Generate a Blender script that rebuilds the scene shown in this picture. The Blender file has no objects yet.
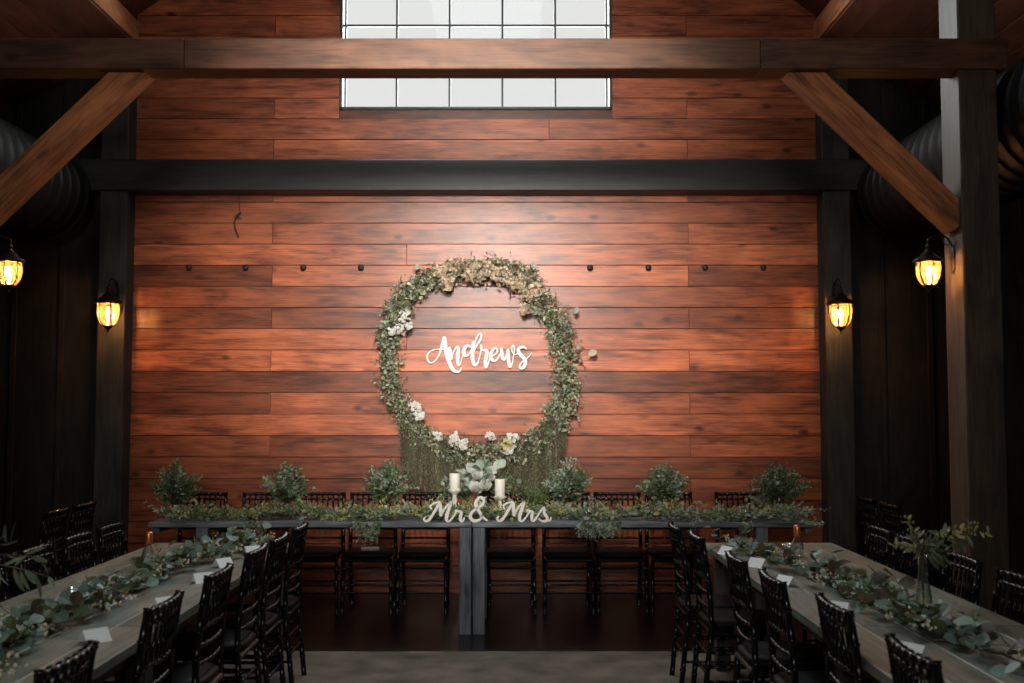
import bpy, math, random
from mathutils import Vector, Matrix

# ------------------------------------------------------------------ camera, world, lights
S = bpy.context.scene
COL = S.collection
F = 1070.0; H = 1.63; TILT = math.atan(64 / F)
cd = bpy.data.cameras.new('camera'); cam = bpy.data.objects.new('camera', cd); COL.objects.link(cam)
cam.location = (0, 0, H); cam.rotation_euler = (math.pi/2 + TILT, 0, 0)
cd.sensor_width = 36; cd.lens = F * 36 / 1024; cd.clip_start = .05; cd.clip_end = 200
cd.dof.use_dof = True; cd.dof.focus_distance = 8.3; cd.dof.aperture_fstop = 3.4
S.camera = cam
S.view_settings.view_transform = 'Standard'; S.view_settings.look = 'None'
S.view_settings.gamma = 1; S.view_settings.use_curve_mapping = False
S.view_settings.exposure = .3
S.cycles.use_denoising = True
S.cycles.max_bounces = 8; S.cycles.transparent_max_bounces = 12
S.cycles.sample_clamp_indirect = 4

w = bpy.data.worlds.new('overcast_sky'); S.world = w; w.use_nodes = True
bg = w.node_tree.nodes['Background']
bg.inputs[0].default_value = (1.0, .99, .985, 1); bg.inputs[1].default_value = .665

def area(name, loc, target, sx, sy, power, col, spread=180):
    l = bpy.data.lights.new(name, 'AREA'); l.shape = 'RECTANGLE'; l.size = sx; l.size_y = sy
    l.energy = power; l.color = col; l.spread = math.radians(spread)
    o = bpy.data.objects.new(name, l); COL.objects.link(o); o.location = loc
    o.rotation_euler = (Vector(target) - Vector(loc)).to_track_quat('-Z', 'Y').to_euler()
    return o
# added spotlight without a fixture, brightens the middle of the plank wall
sl = bpy.data.lights.new('wall_fill_spot', 'SPOT'); sl.energy = 1850; sl.color = (1.0, .95, .87); sl.shadow_soft_size = .22
sl.spot_size = math.radians(53); sl.spot_blend = 1.0
so = bpy.data.objects.new('wall_fill_spot', sl); COL.objects.link(so); so.location = (-.25, 2.7, 3.84)
so.rotation_euler = (Vector((-.30, 9.4, 2.7)) - so.location).to_track_quat('-Z', 'Y').to_euler()
# weak fill lamp added behind the camera for general brightness and leaf highlights
area('rear_fill', (-.35, -3.4, 3.0), (-.3, 9.4, 2.6), 1.6, 1.0, 20, (1.0, .95, .9), 50)
# invented cool lamp below the ridge, lifts the tabletops from above
area('overhead_fill', (-.3, 6.0, 6.3), (-.3, 6.2, 0), 1.3, 2.4, 44, (.84, 1.0, .98), 170)
# overcast sky standing outside the gable window
area('window_daylight', (-.32, 9.72, 5.1), (-.32, 0, 5.1), 3.3, 2.4, 330, (.93, 1.0, 1.0), 180)

# ------------------------------------------------------------------ pixel -> world helpers (a pixel met with a real plane)
ct, st = math.cos(TILT), math.sin(TILT)
def ray(px, py):
    a = (px - 512) / F; b = (341.5 - py) / F
    return Vector((a, ct - b*st, st + b*ct))
def onY(px, py, Y):
    r = ray(px, py); return Vector((0, 0, H)) + r * (Y / r.y)
def onZ(px, py, Z):
    r = ray(px, py); return Vector((0, 0, H)) + r * ((Z - H) / r.z)

# ------------------------------------------------------------------ mesh builder
R = random.Random(7)
V = Vector
class MB:
    def __init__(s): s.v = []; s.f = []; s.c = []; s.col = (1, 1, 1)
    def add(s, vs, fs, col=None):
        n = len(s.v); s.v += [tuple(p) for p in vs]; s.f += [tuple(i + n for i in f) for f in fs]
        s.c += [col or s.col] * len(vs)
    def box(s, x0, y0, z0, x1, y1, z1, b=0.0, col=None):
        if x0 > x1: x0, x1 = x1, x0
        if y0 > y1: y0, y1 = y1, y0
        if z0 > z1: z0, z1 = z1, z0
        b = min(b, (x1-x0)*.45, (y1-y0)*.45, (z1-z0)*.45)
        if b <= 0:
            vs = [(x, y, z) for x in (x0, x1) for y in (y0, y1) for z in (z0, z1)]
            s.add(vs, [(0,1,3,2),(4,6,7,5),(0,4,5,1),(2,3,7,6),(0,2,6,4),(1,5,7,3)], col); return
        vs = []; idx = {}
        for ix, x in enumerate((x0, x1)):
            for iy, y in enumerate((y0, y1)):
                for iz, z in enumerate((z0, z1)):
                    sx, sy, sz = (1 if ix == 0 else -1), (1 if iy == 0 else -1), (1 if iz == 0 else -1)
                    for k in range(3):
                        p = [x, y, z]
                        if k != 0: p[0] += sx*b
                        if k != 1: p[1] += sy*b
                        if k != 2: p[2] += sz*b
                        idx[ix, iy, iz, k] = len(vs); vs.append(p)
        fs = []
        for i in (0, 1):
            q = [idx[i,0,0,0], idx[i,1,0,0], idx[i,1,1,0], idx[i,0,1,0]]; fs.append(q if i else q[::-1])
            q = [idx[0,i,0,1], idx[0,i,1,1], idx[1,i,1,1], idx[1,i,0,1]]; fs.append(q if i else q[::-1])
            q = [idx[0,0,i,2], idx[1,0,i,2], idx[1,1,i,2], idx[0,1,i,2]]; fs.append(q if i else q[::-1])
        for a in (0, 1):
            for c in (0, 1):
                fs.append([idx[a,c,0,0], idx[a,c,1,0], idx[a,c,1,1], idx[a,c,0,1]])
                fs.append([idx[a,0,c,0], idx[a,1,c,0], idx[a,1,c,2], idx[a,0,c,2]])
                fs.append([idx[0,a,c,1], idx[1,a,c,1], idx[1,a,c,2], idx[0,a,c,2]])
                for e in (0, 1): fs.append([idx[a,c,e,0], idx[a,c,e,1], idx[a,c,e,2]])
        s.add(vs, fs, col)
    def obox(s, p, q, wdt, dpt, up, b=0.0, col=None):      # beam from p to q
        p, q = V(p), V(q); m = MB(); L = (q-p).length
        m.box(-wdt/2, -dpt/2, 0, wdt/2, dpt/2, L, b)
        z = (q-p).normalized(); x = V(up).cross(z).normalized(); y = z.cross(x)
        M = Matrix((x, y, z)).transposed()
        s.add([p + M @ V(v) for v in m.v], m.f, col)
    def tube(s, pts, rad, n=8, col=None, cap=True, closed=False):
        pts = [V(p) for p in pts]; k = len(pts)
        if not hasattr(rad, '__len__'): rad = [rad]*k
        vs = []; prev = None
        for i in range(k):
            if closed: t = pts[(i+1) % k] - pts[i-1]
            else: t = pts[min(i+1, k-1)] - pts[max(i-1, 0)]
            t = t.normalized() if t.length > 1e-9 else V((0,0,1))
            if prev is None:
                a = V((0,0,1)) if abs(t.z) < .9 else V((0,1,0)); u = a.cross(t).normalized()
            else:
                u = prev - t*prev.dot(t); u = u.normalized() if u.length > 1e-6 else t.orthogonal().normalized()
            prev = u; b = t.cross(u)
            for j in range(n):
                an = 2*math.pi*j/n; vs.append(pts[i] + (u*math.cos(an) + b*math.sin(an))*rad[i])
        fs = []
        for i in range(k if closed else k-1):
            i2 = (i+1) % k
            for j in range(n):
                j2 = (j+1) % n; fs.append((i*n+j, i*n+j2, i2*n+j2, i2*n+j))
        if cap and not closed: fs.append(tuple(range(n))[::-1]); fs.append(tuple((k-1)*n+j for j in range(n)))
        s.add(vs, fs, col)
    def lathe(s, prof, c=(0,0,0), n=20, col=None, axis='z'):
        vs = []; k = len(prof); c = V(c)
        for r, z in prof:
            for j in range(n):
                a = 2*math.pi*j/n
                p = V((r*math.cos(a), r*math.sin(a), z))
                if axis == 'y': p = V((p.x, p.z, p.y))
                vs.append(c + p)
        fs = [(i*n+j, i*n+(j+1)%n, (i+1)*n+(j+1)%n, (i+1)*n+j) for i in range(k-1) for j in range(n)]
        fs.append(tuple(range(n))[::-1]); fs.append(tuple((k-1)*n+j for j in range(n)))
        s.add(vs, fs, col)
    def ball(s, c, r, n=8, m=5, col=None):
        if not hasattr(r, '__len__'): r = (r, r, r)
        vs = []; c = V(c)
        for i in range(m+1):
            t = math.pi*(i+.001)/(m+.002)
            for j in range(n):
                a = 2*math.pi*j/n
                vs.append(c + V((r[0]*math.sin(t)*math.cos(a), r[1]*math.sin(t)*math.sin(a), r[2]*math.cos(t))))
        s.add(vs, [(i*n+j, (i+1)*n+j, (i+1)*n+(j+1)%n, i*n+(j+1)%n) for i in range(m) for j in range(n)], col)
    def leaf(s, p, d, nrm, L, W, col, fold=.12, curl=.1):
        p = V(p); d = V(d).normalized(); sd = d.cross(V(nrm))
        if sd.length < 1e-4: sd = d.orthogonal()
        sd.normalize(); n = sd.cross(d)
        h = W*.5
        def P(a, b, e): return p + d*(L*a) + sd*(h*b) + n*(W*e - L*curl*a*a)
        vs = [P(0,0,0), P(.22,.72,fold*.7), P(.55,1,fold), P(.85,.6,fold*.6), P(1,0,0),
              P(.85,-.6,fold*.6), P(.55,-1,fold), P(.22,-.72,fold*.7), P(.22,0,0), P(.55,0,0), P(.85,0,0)]
        s.add(vs, [(0,1,8),(1,2,9,8),(2,3,10,9),(3,4,10),(0,8,7),(8,9,6,7),(9,10,5,6),(10,4,5)], col)
    def build(s, name, mat, parent=None, smooth=False):
        me = bpy.data.meshes.new(name); me.from_pydata(s.v, [], s.f); me.update()
        a = me.color_attributes.new('Col', 'FLOAT_COLOR', 'POINT')
        buf = []
        for c in s.c: buf += [c[0], c[1], c[2], 1]
        a.data.foreach_set('color', buf)
        if smooth: me.polygons.foreach_set('use_smooth', [True]*len(me.polygons))
        me.materials.append(mat)
        o = bpy.data.objects.new(name, me); COL.objects.link(o)
        if parent: o.parent = parent
        return o

def tag(o, label=None, cat=None, group=None, kind=None):
    if label: o['label'] = label
    if cat: o['category'] = cat
    if group: o['group'] = group
    if kind: o['kind'] = kind
    return o
def empty(name, loc=(0,0,0), rz=0, label=None, cat=None, group=None):
    o = bpy.data.objects.new(name, None); COL.objects.link(o); o.location = loc; o.rotation_euler = (0,0,rz)
    o.empty_display_size = .05
    return tag(o, label, cat, group)
def copy_tree(o, parent=None):
    c = o.copy(); COL.objects.link(c); c.parent = parent
    for ch in list(o.children): copy_tree(ch, c)
    return c
def spline(pts, step=6):
    pts = [V(p) for p in pts]; out = []
    for i in range(len(pts)-1):
        p0 = pts[max(i-1,0)]; p1 = pts[i]; p2 = pts[i+1]; p3 = pts[min(i+2, len(pts)-1)]
        for k in range(step):
            t = k/step
            out.append(.5*((2*p1) + (p2-p0)*t + (2*p0-5*p1+4*p2-p3)*t*t + (3*p1-p0-3*p2+p3)*t*t*t))
    out.append(pts[-1]); return out
def rv(r, a=1.0): return V((r.uniform(-a,a), r.uniform(-a,a), r.uniform(-a,a)))

# ------------------------------------------------------------------ materials
def new_mat(name):
    m = bpy.data.materials.new(name); m.use_nodes = True; nt = m.node_tree
    return m, nt, nt.nodes['Principled BSDF']
def plain(name, col, rough=.5, metal=0, spec=.5, noise=0.0, nscale=8):
    m, nt, b = new_mat(name); b.inputs['Base Color'].default_value = (*col, 1)
    b.inputs['Roughness'].default_value = rough; b.inputs['Metallic'].default_value = metal
    b.inputs['Specular IOR Level'].default_value = spec
    if noise:
        n = nt.nodes.new('ShaderNodeTexNoise'); n.inputs['Scale'].default_value = nscale; n.inputs['Detail'].default_value = 6
        tc = nt.nodes.new('ShaderNodeTexCoord'); nt.links.new(tc.outputs['Object'], n.inputs['Vector'])
        r = nt.nodes.new('ShaderNodeValToRGB'); r.color_ramp.elements[0].position = .3; r.color_ramp.elements[1].position = .7
        r.color_ramp.elements[0].color = (*[c*(1-noise) for c in col], 1); r.color_ramp.elements[1].color = (*[min(1, c*(1+noise)) for c in col], 1)
        nt.links.new(n.outputs['Fac'], r.inputs['Fac']); nt.links.new(r.outputs['Color'], b.inputs['Base Color'])
    return m
def wood(name, dark, light, axis='x', rough=.5, knots=.6, spec=.3, tint=True, grain=1.0, bump=.25, fine=1.0):
    """grain along axis; Col attribute r = brightness of the plank, g = random offset"""
    m, nt, b = new_mat(name); N = nt.nodes; L = nt.links
    def math_(op, a, c=None):
        n = N.new('ShaderNodeMath'); n.operation = op
        for i, q in enumerate((a, c)):
            if q is None: continue
            if isinstance(q, (int, float)): n.inputs[i].default_value = q
            else: L.new(q, n.inputs[i])
        return n.outputs[0]
    tc = N.new('ShaderNodeTexCoord'); at = N.new('ShaderNodeAttribute'); at.attribute_name = 'Col'
    sep = N.new('ShaderNodeSeparateColor'); L.new(at.outputs['Color'], sep.inputs[0])
    add = N.new('ShaderNodeVectorMath'); add.operation = 'ADD'; L.new(tc.outputs['Object'], add.inputs[0])
    cmb = N.new('ShaderNodeCombineXYZ'); off = math_('MULTIPLY', sep.outputs[1], 41.0)
    for i in range(3): L.new(off, cmb.inputs[i])
    L.new(cmb.outputs[0], add.inputs[1])
    def mp(sc_along, sc_across):
        mpn = N.new('ShaderNodeMapping'); s = [sc_across]*3; s['xyz'.index(axis)] = sc_along
        mpn.inputs['Scale'].default_value = s; L.new(add.outputs[0], mpn.inputs['Vector']); return mpn.outputs[0]
    def noise(vec, scale, det=4, dist=0.0, rg=.55):
        n = N.new('ShaderNodeTexNoise'); n.inputs['Scale'].default_value = scale; n.inputs['Detail'].default_value = det
        n.inputs['Distortion'].default_value = dist; n.inputs['Roughness'].default_value = rg; L.new(vec, n.inputs['Vector']); return n.outputs['Fac']
    g1 = noise(mp(1.0, 6*fine), 3.0, 6, .5); g2 = noise(mp(1.2, 34*fine), 3.0, 4, .3); g3 = noise(mp(.7, 1.6), 1.7, 3, .4)
    mixv = math_('ADD', math_('MULTIPLY', g1, .36), math_('ADD', math_('MULTIPLY', g2, .32), math_('MULTIPLY', g3, .32)))
    r = N.new('ShaderNodeValToRGB'); e = r.color_ramp.elements
    e[0].position = .40; e[0].color = (*dark, 1); e[1].position = .60; e[1].color = (*light, 1)
    L.new(mixv, r.inputs['Fac'])
    col = r.outputs['Color']
    if knots:
        vo = N.new('ShaderNodeTexVoronoi'); vo.voronoi_dimensions = '2D'; vo.inputs['Scale'].default_value = 1.0
        sx = N.new('ShaderNodeSeparateXYZ'); L.new(add.outputs[0], sx.inputs[0]); oth = [i for i in range(3) if i != 'xyz'.index(axis)]
        cv = N.new('ShaderNodeCombineXYZ'); L.new(math_('MULTIPLY', sx.outputs['xyz'.index(axis)], 2.3), cv.inputs[0])
        L.new(math_('MULTIPLY', math_('ADD', sx.outputs[oth[0]], sx.outputs[oth[1]]), 4.2), cv.inputs[1]); L.new(cv.outputs[0], vo.inputs['Vector'])
        wob = math_('ADD', vo.outputs['Distance'], math_('MULTIPLY', noise(mp(8, 20), 1.0, 3), .16))
        kr = N.new('ShaderNodeValToRGB'); k = kr.color_ramp.elements
        k[0].position = .12; k[0].color = (1,1,1,1); k[1].position = .22; k[1].color = (0,0,0,1)
        L.new(wob, kr.inputs['Fac'])
        mx = N.new('ShaderNodeMix'); mx.data_type = 'RGBA'
        sv = N.new('ShaderNodeSeparateColor'); L.new(vo.outputs['Color'], sv.inputs[0])
        L.new(math_('MULTIPLY', math_('MULTIPLY', kr.outputs['Color'], knots), math_('MULTIPLY', sv.outputs[1], math_('GREATER_THAN', sv.outputs[0], .35))), mx.inputs[0])
        L.new(col, mx.inputs[6]); mx.inputs[7].default_value = (dark[0]*.28, dark[1]*.24, dark[2]*.24, 1)
        col = mx.outputs[2]
    if tint:
        vm = N.new('ShaderNodeVectorMath'); vm.operation = 'SCALE'; L.new(col, vm.inputs[0]); L.new(sep.outputs[0], vm.inputs['Scale'])
        col = vm.outputs[0]
    L.new(col, b.inputs['Base Color'])
    b.inputs['Roughness'].default_value = rough; b.inputs['Specular IOR Level'].default_value = spec
    bp = N.new('ShaderNodeBump'); bp.inputs['Strength'].default_value = bump; bp.inputs['Distance'].default_value = .004
    L.new(mixv, bp.inputs['Height']); L.new(bp.outputs[0], b.inputs['Normal'])
    return m
def foliage_mat(name, rough=.5, trans=.3):
    m, nt, b = new_mat(name); at = nt.nodes.new('ShaderNodeAttribute'); at.attribute_name = 'Col'
    nt.links.new(at.outputs['Color'], b.inputs['Base Color']); b.inputs['Roughness'].default_value = rough
    b.inputs['Specular IOR Level'].default_value = .4
    tr = nt.nodes.new('ShaderNodeBsdfTranslucent'); nt.links.new(at.outputs['Color'], tr.inputs[0])
    mx = nt.nodes.new('ShaderNodeMixShader'); mx.inputs[0].default_value = trans
    nt.links.new(b.outputs[0], mx.inputs[1]); nt.links.new(tr.outputs[0], mx.inputs[2])
    nt.links.new(mx.outputs[0], nt.nodes['Material Output'].inputs[0]); return m
def glass_mat(name, col=(1,1,1), rough=.02, flat=None):
    m, nt, b = new_mat(name); N = nt.nodes
    tr = N.new('ShaderNodeBsdfTransparent'); tr.inputs[0].default_value = (*col, 1)
    gl = N.new('ShaderNodeBsdfGlossy'); gl.inputs['Roughness'].default_value = rough; gl.inputs[0].default_value = (1,1,1,1)
    lw = N.new('ShaderNodeLayerWeight'); lw.inputs[0].default_value = .5
    mx = N.new('ShaderNodeMixShader')
    if flat is None: nt.links.new(lw.outputs['Facing'], mx.inputs[0])
    else: mx.inputs[0].default_value = flat
    nt.links.new(tr.outputs[0], mx.inputs[1]); nt.links.new(gl.outputs[0], mx.inputs[2])
    nt.links.new(mx.outputs[0], N['Material Output'].inputs[0]); return m
def amber_glass():
    m, nt, b = new_mat('seeded_amber_glass'); N = nt.nodes; L = nt.links
    no = N.new('ShaderNodeTexNoise'); no.inputs['Scale'].default_value = 38; no.inputs['Detail'].default_value = 2
    tc = N.new('ShaderNodeTexCoord'); L.new(tc.outputs['Object'], no.inputs['Vector'])
    r = N.new('ShaderNodeValToRGB'); r.color_ramp.elements[0].position = .38; r.color_ramp.elements[1].position = .62
    r.color_ramp.elements[0].color = (.25,.25,.25,1); r.color_ramp.elements[1].color = (.8,.8,.8,1); L.new(no.outputs['Fac'], r.inputs[0])
    tl = N.new('ShaderNodeBsdfTranslucent'); tl.inputs[0].default_value = (.17,.08,.026,1)
    tr = N.new('ShaderNodeBsdfTransparent'); tr.inputs[0].default_value = (1,.78,.5,1)
    mx = N.new('ShaderNodeMixShader'); L.new(r.outputs[0], mx.inputs[0]); L.new(tl.outputs[0], mx.inputs[1]); L.new(tr.outputs[0], mx.inputs[2])
    gl = N.new('ShaderNodeBsdfGlossy'); gl.inputs['Roughness'].default_value = .1
    m2 = N.new('ShaderNodeMixShader'); m2.inputs[0].default_value = .06; L.new(mx.outputs[0], m2.inputs[1]); L.new(gl.outputs[0], m2.inputs[2])
    L.new(m2.outputs[0], N['Material Output'].inputs[0]); return m
def emit(name, col, s):
    m, nt, b = new_mat(name); b.inputs['Emission Color'].default_value = (*col, 1); b.inputs['Emission Strength'].default_value = s
    b.inputs['Base Color'].default_value = (*col, 1); return m

M = {}
M['plank'] = wood('red_stained_planks', (.095,.021,.009), (.47,.125,.050), 'x', .38, .9, .4)
M['roof'] = wood('red_brown_roof_boards', (.085,.026,.014), (.17,.055,.028), 'y', .6, .5)
M['timber_x'] = wood('brown_timber_along_x', (.038,.015,.008), (.12,.050,.025), 'x', .55, .8, .3, fine=.7)
M['timber_z'] = wood('brown_timber_upright', (.035,.023,.017), (.10,.068,.046), 'z', .5, .5, .4, fine=1.2)
M['timber_y'] = wood('brown_timber_along_y', (.26,.09,.035), (.55,.22,.10), 'y', .55, .6, .3)
M['black_x'] = wood('black_stained_timber', (.008,.009,.009), (.022,.022,.022), 'x', .45, .6, .4)
M['black_z'] = wood('black_stained_boards_upright', (.010,.010,.0095), (.026,.022,.018), 'z', .6, .3, .25)
M['head_top'] = wood('charcoal_weathered_boards', (.035,.04,.048), (.23,.26,.30), 'x', .45, .6, .4, bump=.5)
M['head_leg'] = wood('charcoal_weathered_posts', (.04,.047,.058), (.19,.22,.26), 'z', .5, .6, .4, bump=.5)
M['side_top'] = wood('grey_weathered_boards', (.085,.092,.08), (.235,.255,.225), 'y', .45, .4, .4, bump=.5)
M['side_leg'] = wood('grey_weathered_posts', (.06,.055,.045), (.12,.115,.10), 'z', .6, .4, .3)
M['frame'] = plain('dark_window_frame', (.02,.022,.022), .5)
M['chair'] = plain('black_lacquer', (.005,.0055,.0065), .22, 0, .3)
M['cushion'] = plain('black_vinyl', (.005,.006,.007), .5, 0, .12)
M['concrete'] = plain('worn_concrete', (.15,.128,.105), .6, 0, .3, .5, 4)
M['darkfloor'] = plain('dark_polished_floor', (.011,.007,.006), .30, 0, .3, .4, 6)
M['iron'] = plain('bronze_iron', (.035,.022,.014), .38, .8)
M['duct'] = plain('black_duct_steel', (.006,.006,.006), .55, .0, .2)
M['white'] = plain('white_painted_wood', (.88,.84,.80), .5)
M['candle'] = plain('ivory_wax', (.80,.76,.68), .5)
M['holder'] = plain('whitewashed_wood', (.70,.66,.58), .6, 0, .3, .15, 30)
M['card'] = plain('white_card', (.90,.92,.94), .6)
M['leaf'] = foliage_mat('leaf'); M['petal'] = foliage_mat('petal', .6, .35)
M['stem'] = plain('twig', (.075,.055,.030), .7)
M['glass'] = glass_mat('clear_glass', (.95,.97,.96), .05)
M['pane'] = glass_mat('window_glass', (.98,.99,.985), .02, .008)
M['amber'] = amber_glass()
M['bulb'] = emit('lit_bulb', (1.0,.66,.34), 22)
M['copper'] = plain('copper_foil', (.80,.26,.09), .32, .75)
M['paper'] = plain('folded_paper', (.45,.46,.47), .6)
M['cord'] = plain('black_cord', (.008,.008,.008), .6)
M['brownglass'] = glass_mat('brown_glass', (.35,.2,.12))
M['ceramic'] = plain('white_ceramic', (.75,.70,.62), .35)

def sid(r): return (1, r.random(), 0)

# ------------------------------------------------------------------ room shell
WY = 9.4                       # face of the plank wall
XL, XR = -3.34, 2.70           # inner faces of the posts
CX = (XL+XR)/2
EAVE = 4.86; PITCH = .72
def roofz(x): return EAVE + .2 + (XR + .1 - CX - abs(x-CX)) * PITCH
rw = random.Random(3)
# back wall of horizontal planks
mb = MB()
WX0, WX1, WZ0, WZ1 = -1.54, .893, 4.27, 5.83       # window opening
row = .1876; z0 = .054 - row; k = 0
DARK = {(8,2):.62,(6,0):.66,(10,2):.6,(11,0):.62}
def plank(x0, x1, z, zt, t):
    dy = rw.uniform(-.003, .003)
    mb.box(x0+.0012, WY+dy, z+.0022, x1-.0012, WY+.03, zt-.0022, .0022, (t**1.5, rw.random(), 0))
ZR = [z0 + i*row for i in range(42)]
# tone of each plank row by segment (left, middle, right), counted from the floor
tones = {1:(.75,.8,.8),2:(.8,.8,.78),3:(.8,.82,.8),4:(.9,.85,.75),5:(.68,.68,.85),6:(1.0,.72,1.05),7:(.8,.8,1.1),8:(1.12,1.12,.72),
 9:(.66,1.08,.95),10:(.72,.72,1.0),11:(1.3,1.3,1.3),12:(.85,1.12,.70),13:(.78,.78,.72),14:(1.25,.88,.70),15:(.62,1.1,.72),16:(1.12,1.12,1.12),
 17:(.85,.85,.95),18:(.9,.8,.8)}
for i in range(40):
    z, zt = max(ZR[i], 0.0), ZR[i+1]
    if zt < .02: continue
    if z > roofz(CX) - .05: break
    half = (roofz(CX) - z)/PITCH + .06
    xa = max(XL-.02, CX-half); xb = min(XR+.02, CX+half)
    if xb - xa < .2: continue
    cuts = [-2.12, 1.56] if i % 2 else ([-.93] if i % 4 == 0 else ([.33] if i % 4 == 2 and i > 18 else []))
    t = tones.get(i, None)
    if t is None: t = (rw.uniform(.75,1.05),)*3 if i % 2 == 0 else tuple(rw.uniform(.75,1.05) for _ in range(3))
    if i % 2 == 0 and i in tones: t = (t[1],)*3
    xs = [xa] + [c for c in cuts if xa < c < xb] + [xb]
    for j in range(len(xs)-1):
        a, b_ = xs[j], xs[j+1]; tt = t[min(j,2)]
        if zt > WZ0+.01 and z < WZ1-.01:
            if a < WX0: plank(a, min(b_, WX0), z, zt, tt)
            if b_ > WX1: plank(max(a, WX1), b_, z, zt, tt)
        else: plank(a, b_, z, zt, tt)
# backing behind the boards, open at the window
for (a, c, d, e) in ((XL-.3, 0, XR+.3, WZ0-.005), (XL-.3, WZ0, WX0-.005, 5.95), (WX1+.005, WZ0, XR+.3, 5.95), (XL-.3, WZ1+.01, XR+.3, 7.6)):
    mb.box(a, WY+.03, c, d, WY+.16, e, 0, (.25,.5,0))
tag(mb.build('wall_back', M['plank']), kind='structure')
for nm, a, b_ in (('wall_back_left', -6.2, XL-.02), ('wall_back_right', XR+.02, 5.6)):
    mb = MB(); mb.box(a, WY+.02, 0, b_, WY+.16, 5.1)
    x = a+.1
    while x < b_-.05: mb.box(x, WY, 0, x+.05, WY+.025, 4.9, .004, sid(rw)); x += .42
    tag(mb.build(nm, M['black_z']), kind='structure')
for nm, x, sgn in (('wall_left', -6.1, 1), ('wall_right', 5.5, -1)):
    mb = MB(); mb.box(x, -5, 0, x-sgn*.12, WY+.1, 4.2); y = -4.8
    while y < WY: mb.box(x, y, 0, x+sgn*.025, y+.05, 4.0, .004, sid(rw)); y += .42
    tag(mb.build(nm, M['black_z']), kind='structure')
mb = MB(); mb.box(-6.2, -5.2, 0, 5.6, -5.05, 7.6); tag(mb.build('wall_front', M['black_z']), kind='structure')
# floor: worn concrete and the dark polished strip before the plank wall
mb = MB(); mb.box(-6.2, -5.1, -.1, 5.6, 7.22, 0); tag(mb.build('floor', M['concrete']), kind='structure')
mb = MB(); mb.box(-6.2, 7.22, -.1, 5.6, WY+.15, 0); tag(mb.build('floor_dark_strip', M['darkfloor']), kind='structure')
# nave ceiling, boards along the nave
mb = MB()
for sg in (-1, 1):
    hw = XR + .35 - CX; n = 22
    for i in range(n):
        a = hw*i/n; b_ = hw*(i+1)/n - .004
        xa, xb = CX+sg*a, CX+sg*b_; za, zb = roofz(xa), roofz(xb); q = (rw.uniform(.7,1.15), rw.random(), 0)
        vs = [(xa,-5,za),(xb,-5,zb),(xb,WY+.1,zb),(xa,WY+.1,za),(xa,-5,za+.04),(xb,-5,zb+.04),(xb,WY+.1,zb+.04),(xa,WY+.1,za+.04)]
        mb.add(vs, [(0,1,2,3),(4,7,6,5),(0,4,5,1),(3,2,6,7),(1,5,6,2),(0,3,7,4)], q)
    mb.add([(CX,-5,roofz(CX)+.06),(CX+sg*(hw+.1),-5,roofz(CX+sg*hw)-.01),(CX+sg*(hw+.1),WY+.15,roofz(CX+sg*hw)-.01),(CX,WY+.15,roofz(CX)+.06)], [(0,1,2,3)], (.3,.3,0))
tag(mb.build('ceiling', M['roof']), kind='structure')
for nm, x0, sg, xe in (('ceiling_left', XL-.02, -1, -6.2), ('ceiling_right', XR+.02, 1, 5.6)):
    mb = MB(); W_ = abs(xe-x0); n = 16
    for i in range(n):
        a = x0+sg*W_*i/n; b_ = x0+sg*(W_*(i+1)/n-.006); za = EAVE-.02-abs(a-x0)*.5; zb = EAVE-.02-abs(b_-x0)*.5; q = (rw.uniform(.6,1.1), rw.random(), 0)
        mb.add([(a,-5,za),(b_,-5,zb),(b_,WY+.1,zb),(a,WY+.1,za),(a,-5,za+.04),(b_,-5,zb+.04),(b_,WY+.1,zb+.04),(a,WY+.1,za+.04)], [(0,1,2,3),(4,7,6,5),(0,4,5,1),(3,2,6,7),(1,5,6,2),(0,3,7,4)], q)
    mb.add([(x0,-5,EAVE+.05),(xe,-5,EAVE+.05-W_*.5),(xe,WY+.15,EAVE+.05-W_*.5),(x0,WY+.15,EAVE+.05)], [(0,1,2,3)], (.3,.3,0))
    tag(mb.build(nm, M['roof']), kind='structure')
# window
win = empty('window_1', ((WX0+WX1)/2, WY+.05, WZ0)); tag(win, kind='structure')
wx = (WX0+WX1)/2; hw = (WX1-WX0)/2; hh = WZ1-WZ0
mb = MB(); t = .022
for (a,b_,c,d) in ((-hw,-hw+t,0,hh),(hw-t,hw,0,hh),(-hw,hw,0,t),(-hw,hw,hh-t,hh)): mb.box(a,-.05,c,b_,.06,d,.003)
mb.build('window_frame', M['frame'], win)
mb = MB()
for i in range(1,5): x = -hw+.03+(2*hw-.06)*i/5; mb.box(x-.009,-.005,t,x+.009,.02,hh-t)
mb.box(-hw+t,-.006,.775-.009,hw-t,.021,.775+.009)
for sg in (-1,1): mb.box(sg*(hw-.052),-.008,t,sg*(hw-.038),.02,hh-t)
mb.build('muntins', M['frame'], win)
mb = MB(); mb.box(-hw+t,.03,t,hw-t,.034,hh-t); mb.build('pane', M['pane'], win)

# ------------------------------------------------------------------ timber frame
def timber(name, fn, mat, label):
    mb = MB(); fn(mb); o = mb.build(name, mat); return tag(o, label, 'beam', kind='structure')
timber('wall_beam', lambda m: m.box(XL-.5, WY-.22, 3.49, XR+.42, WY-.003, 3.765, .008, (1.3,.3,0)), M['black_x'], 'black stained horizontal beam across the plank wall under the window')
def tie(m):
    for a, b_ in ((XL-.26, -1.98), (-1.978, 1.50), (1.502, XR+.29)): m.box(a, 6.335, 3.655, b_, 6.535, 3.843, .006, (rw.uniform(.85,1.1), rw.random(), 0))
timber('tie_beam', tie, M['timber_x'], 'brown timber tie beam crossing in front of the window')
def post(name, x0, x1, y0, y1, zt, lab, mat='timber_z', q=(1,.4,0)):
    mb = MB(); mb.box(x0, y0, 0, x1, y1, zt, .008, q); tag(mb.build(name, M[mat]), lab, 'post', kind='structure')
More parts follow.
